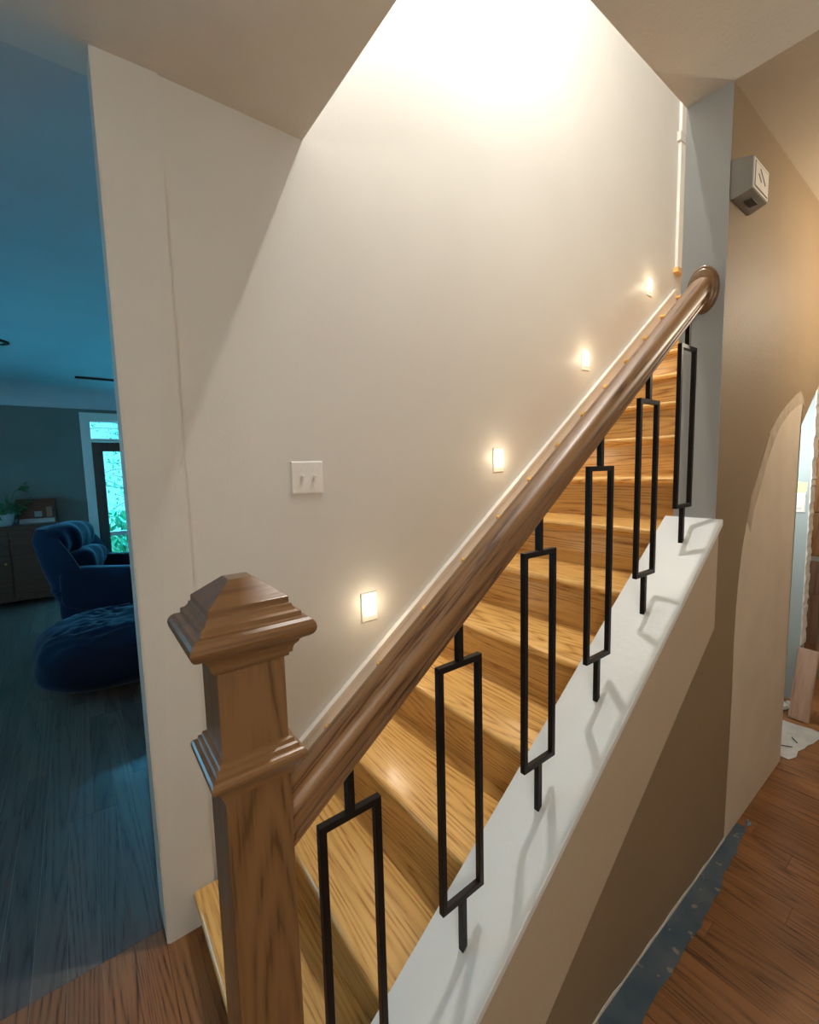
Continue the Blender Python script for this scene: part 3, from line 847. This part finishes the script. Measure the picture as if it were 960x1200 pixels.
# ------------------------------------------------------------------ dark cabinet and what stands on it
cbx = thing('sideboard', 'dark wooden sideboard against the far living room wall', 'sideboard', (-.85, LY, 0))
obj('body', bx(-.62, .60, -.46, -.025, .05, .895, bev=.004), M['darkwood'], cbx)
obj('top_board', bx(-.65, .625, -.50, -.023, .895, .930, bev=.004), M['darkwood'], cbx)
for k in range(3):
    xx = -.60 + k * .40
    d_ = obj('cabinet_door', bx(xx + .005, xx + .385, -.478, -.460, .09, .87, bev=.003), M['darkwood'], cbx)
    obj('knob', lathe([(.006, 0), (.006, .012), (.013, .018), (.010, .026)], 0, 0, 12), M['brass'], d_, (xx + .34, -.478, .5), (math.radians(90), 0, 0))
for xx in (-.58, .56):
    for yy in (-.44, -.06):
        obj('foot', bx(xx - .025, xx + .025, yy - .025, yy + .025, 0, .05), M['darkwood'], cbx)
t = thing('picture_shelf', 'dark backed display frame holding two small pictures on the sideboard', 'display frame', (-.42, LY - .20, .930))
obj('back_panel', bx(-.17, .19, .07, .09, 0, .275), M['darkwood'], t)
obj('top_panel', bx(-.17, .19, -.05, .09, .275, .29), M['darkwood'], t)
obj('side_panel', bx(.175, .19, -.05, .07, 0, .275), M['darkwood'], t)
obj('side_panel', bx(-.17, -.155, -.05, .07, 0, .275), M['darkwood'], t)
obj('ledge', bx(-.155, .175, -.05, .07, 0, .045), M['ceramic'], t)
p_ = thing('framed_picture', 'small blue-toned picture in a dark frame on the sideboard', 'picture', (-.40, LY - .17, .9755))
obj('picture_frame', bx(-.055, .055, -.008, .008, 0, .11, bev=.002), M['darkwood'], p_)
obj('print', bx(-.035, .035, -.010, -.0078, .022, .088), M['screen'], p_)
p_ = thing('framed_picture', 'narrow tan picture beside the blue one on the sideboard', 'picture', (-.295, LY - .17, .9755))
obj('picture_frame', bx(-.038, .038, -.008, .008, 0, .15, bev=.002), M['darkwood'], p_)
obj('print', bx(-.028, .028, -.010, -.0078, .012, .138), M['photo'], p_)
random.seed(12)
pl = thing('potted_plant', 'leafy trailing potted plant on the sideboard', 'potted plant', (-.68, LY - .41, .930))
obj('pot', lathe([(.05, 0), (.062, .01), (.08, .10), (.085, .13), (.075, .13), (.06, .02)], 0, 0, 24), M['ceramic'], pl, smooth=True)
bm = bmesh.new()
ends = []
for i in range(26):
    a = random.uniform(0, 6.28); r = random.uniform(.08, .24); z = random.uniform(.08, .46)
    e = Vector((r * math.cos(a), .6 * r * math.sin(a), z)); ends.append(e)
    tube(bm, [(0, 0, .11), tuple(Vector((e.x * .5, e.y * .5, .16 + z * .5))), tuple(e)], .003, .002, 4)
obj('stem', bm, M['leaf'], pl)
for i in range(60):
    e = random.choice(ends); c = e * random.uniform(.75, 1.05) + Vector((random.uniform(-.03, .03),) * 3)
    L_ = random.uniform(.04, .065); m_ = Euler((random.uniform(-1, 1), random.uniform(-1, 1), random.uniform(0, 6.3))).to_matrix()
    bm = bmesh.new()
    q = [(-L_, 0, 0), (-.4 * L_, .4 * L_, .006), (.3 * L_, .36 * L_, .004), (L_, 0, -.012), (.3 * L_, -.36 * L_, .004), (-.4 * L_, -.4 * L_, .006)]
    vs = [bm.verts.new(m_ @ Vector(v) + c) for v in q]
    vs2 = [bm.verts.new(m_ @ (Vector(v) + Vector((0, 0, .0015))) + c) for v in q]
    bm.faces.new(vs); bm.faces.new(vs2)
    for k in range(6): bm.faces.new((vs[k], vs[(k + 1) % 6], vs2[(k + 1) % 6], vs2[k]))
    obj('leaf', bm, M['leaf'], pl)

# ceiling pieces of the living room
t = thing('downlight', 'round recessed downlight in the blue living room ceiling', 'downlight', (-.47, 5.05, CE))
obj('trim_ring', rings([[(r * math.cos(2 * math.pi * i / 28), r * math.sin(2 * math.pi * i / 28), z) for i in range(28)] for r, z in ((.115, 0), (.115, -.008), (.085, -.012), (.080, -.002))]), M['iron'], t, smooth=True)
obj('lens', lathe([(.078, -.003), (.078, -.001)], 0, 0, 24), M['plastic'], t)
t = thing('ceiling_track', 'thin dark ceiling track near the garden door', 'ceiling track', (.32, 6.33, CE))
obj('track', bx(-.24, .24, -.018, .018, -.022, 0), M['iron'], t)

# ------------------------------------------------------------------ armchair and ottoman
def soft(bm, lvl=2):
    o_ = bm
    return o_
def superell(cx, cy, cz, rx, ry, rz, p=2.6, n=40, m=22, wr=None, bm=None):
    bm = bm or bmesh.new()
    def sp(c, e): return math.copysign(abs(c) ** e, c)
    e = 2 / p
    rs = []
    for j in range(1, m):
        v = -math.pi / 2 + math.pi * j / m
        row = []
        for i in range(n):
            u = 2 * math.pi * i / n
            P = Vector((rx * sp(math.cos(v), e) * sp(math.cos(u), e), ry * sp(math.cos(v), e) * sp(math.sin(u), e), rz * sp(math.sin(v), e)))
            if wr: P = wr(P)
            row.append((cx + P.x, cy + P.y, cz + P.z))
        rs.append(row)
    return rings(rs, bm)
from mathutils import noise
def ott_wr(P):
    f = max(0, P.z / .21)
    q_ = Vector((P.x * 7 + .6 * noise.noise(P * 5), P.y * 11, 3))
    w_ = (-.034 * abs(noise.noise(q_)) - .020 * abs(noise.noise(q_ * 2.3)) + .016) * f
    pinch = .0
    return Vector((P.x * (1 + .03 * noise.noise(P * 6)), P.y, P.z + w_ - .015 * f * (1 if P.x * P.x + P.y * P.y < .06 else 0)))
ot = thing('ottoman', 'large round navy velvet ottoman in front of the armchair', 'ottoman', (.235, 3.86, 0))
obj('cushion', superell(0, 0, .228, .56, .47, .224, 3.0, 110, 60, ott_wr), M['velvet'], ot, smooth=True)
ac = thing('armchair', 'navy velvet rolled-back armchair beside the ottoman', 'armchair', (.12, 5.35, 0), math.radians(-18))
def chair_profile():
    # side view (x forward, z up)
    pass
obj('base', superell(.18, 0, .23, .44, .42, .15, 6, 36, 16), M['velvet'], ac, smooth=True)
obj('seat_cushion', superell(.24, 0, .42, .38, .29, .09, 4, 36, 16), M['velvet'], ac, smooth=True)
def arm_wr(P): return P
for s in (-1, 1):
    a_ = obj('armrest', superell(.20, s * .36, .43, .40, .085, .20, 5, 32, 16, lambda P: Vector((P.x, P.y, P.z + .03 * (-(P.x) / .4)))), M['velvet'], ac, smooth=True)
# raked back with wings: loft of rounded slabs leaning backwards
rs = []
nb = 14
for k in range(nb + 1):
    t_ = k / nb
    z = .20 + .80 * t_
    x = -.16 - .26 * t_ ** 1.1 + .05 * max(0, t_ - .85) * 6
    wdt = .40 + .04 * math.sin(t_ * 3.1) - (.10 * max(0, (t_ - .8) / .2) ** 2)
    th = .10 + .035 * math.sin(min(1, t_ * 1.2) * math.pi)
    if t_ > .9: th *= 1 - (t_ - .9) * 4; 
    row = []
    for i in range(28):
        u = 2 * math.pi * i / 28
        def sp(c, e): return math.copysign(abs(c) ** e, c)
        px_ = th * sp(math.cos(u), .6); py_ = wdt * sp(math.sin(u), .55)
        px_ += .20 * (abs(py_) / .42) ** 3 * (1 if t_ > .3 else .5) # wings come forward
        row.append((x + px_, py_, z))
    rs.append(row)
obj('backrest', rings(rs), M['velvet'], ac, smooth=True)
def pil_wr(P):
    return Vector((P.x + .016 * math.sin(P.y * 30 + 6 * P.z) * (1 if P.x > 0 else .3), P.y, P.z))
obj('head_cushion', superell(-.235, 0, .885, .150, .385, .150, 2.6, 56, 24, pil_wr), M['velvet'], ac, smooth=True)
obj('back_cushion', superell(-.10, 0, .66, .115, .31, .13, 2.8, 56, 22, pil_wr), M['velvet'], ac, smooth=True)
for sx in (-.15, .50):
    for sy in (-.33, .33):
        obj('leg', bx(sx - .022, sx + .022, sy - .022, sy + .022, 0, .10), M['darkwood'], ac)
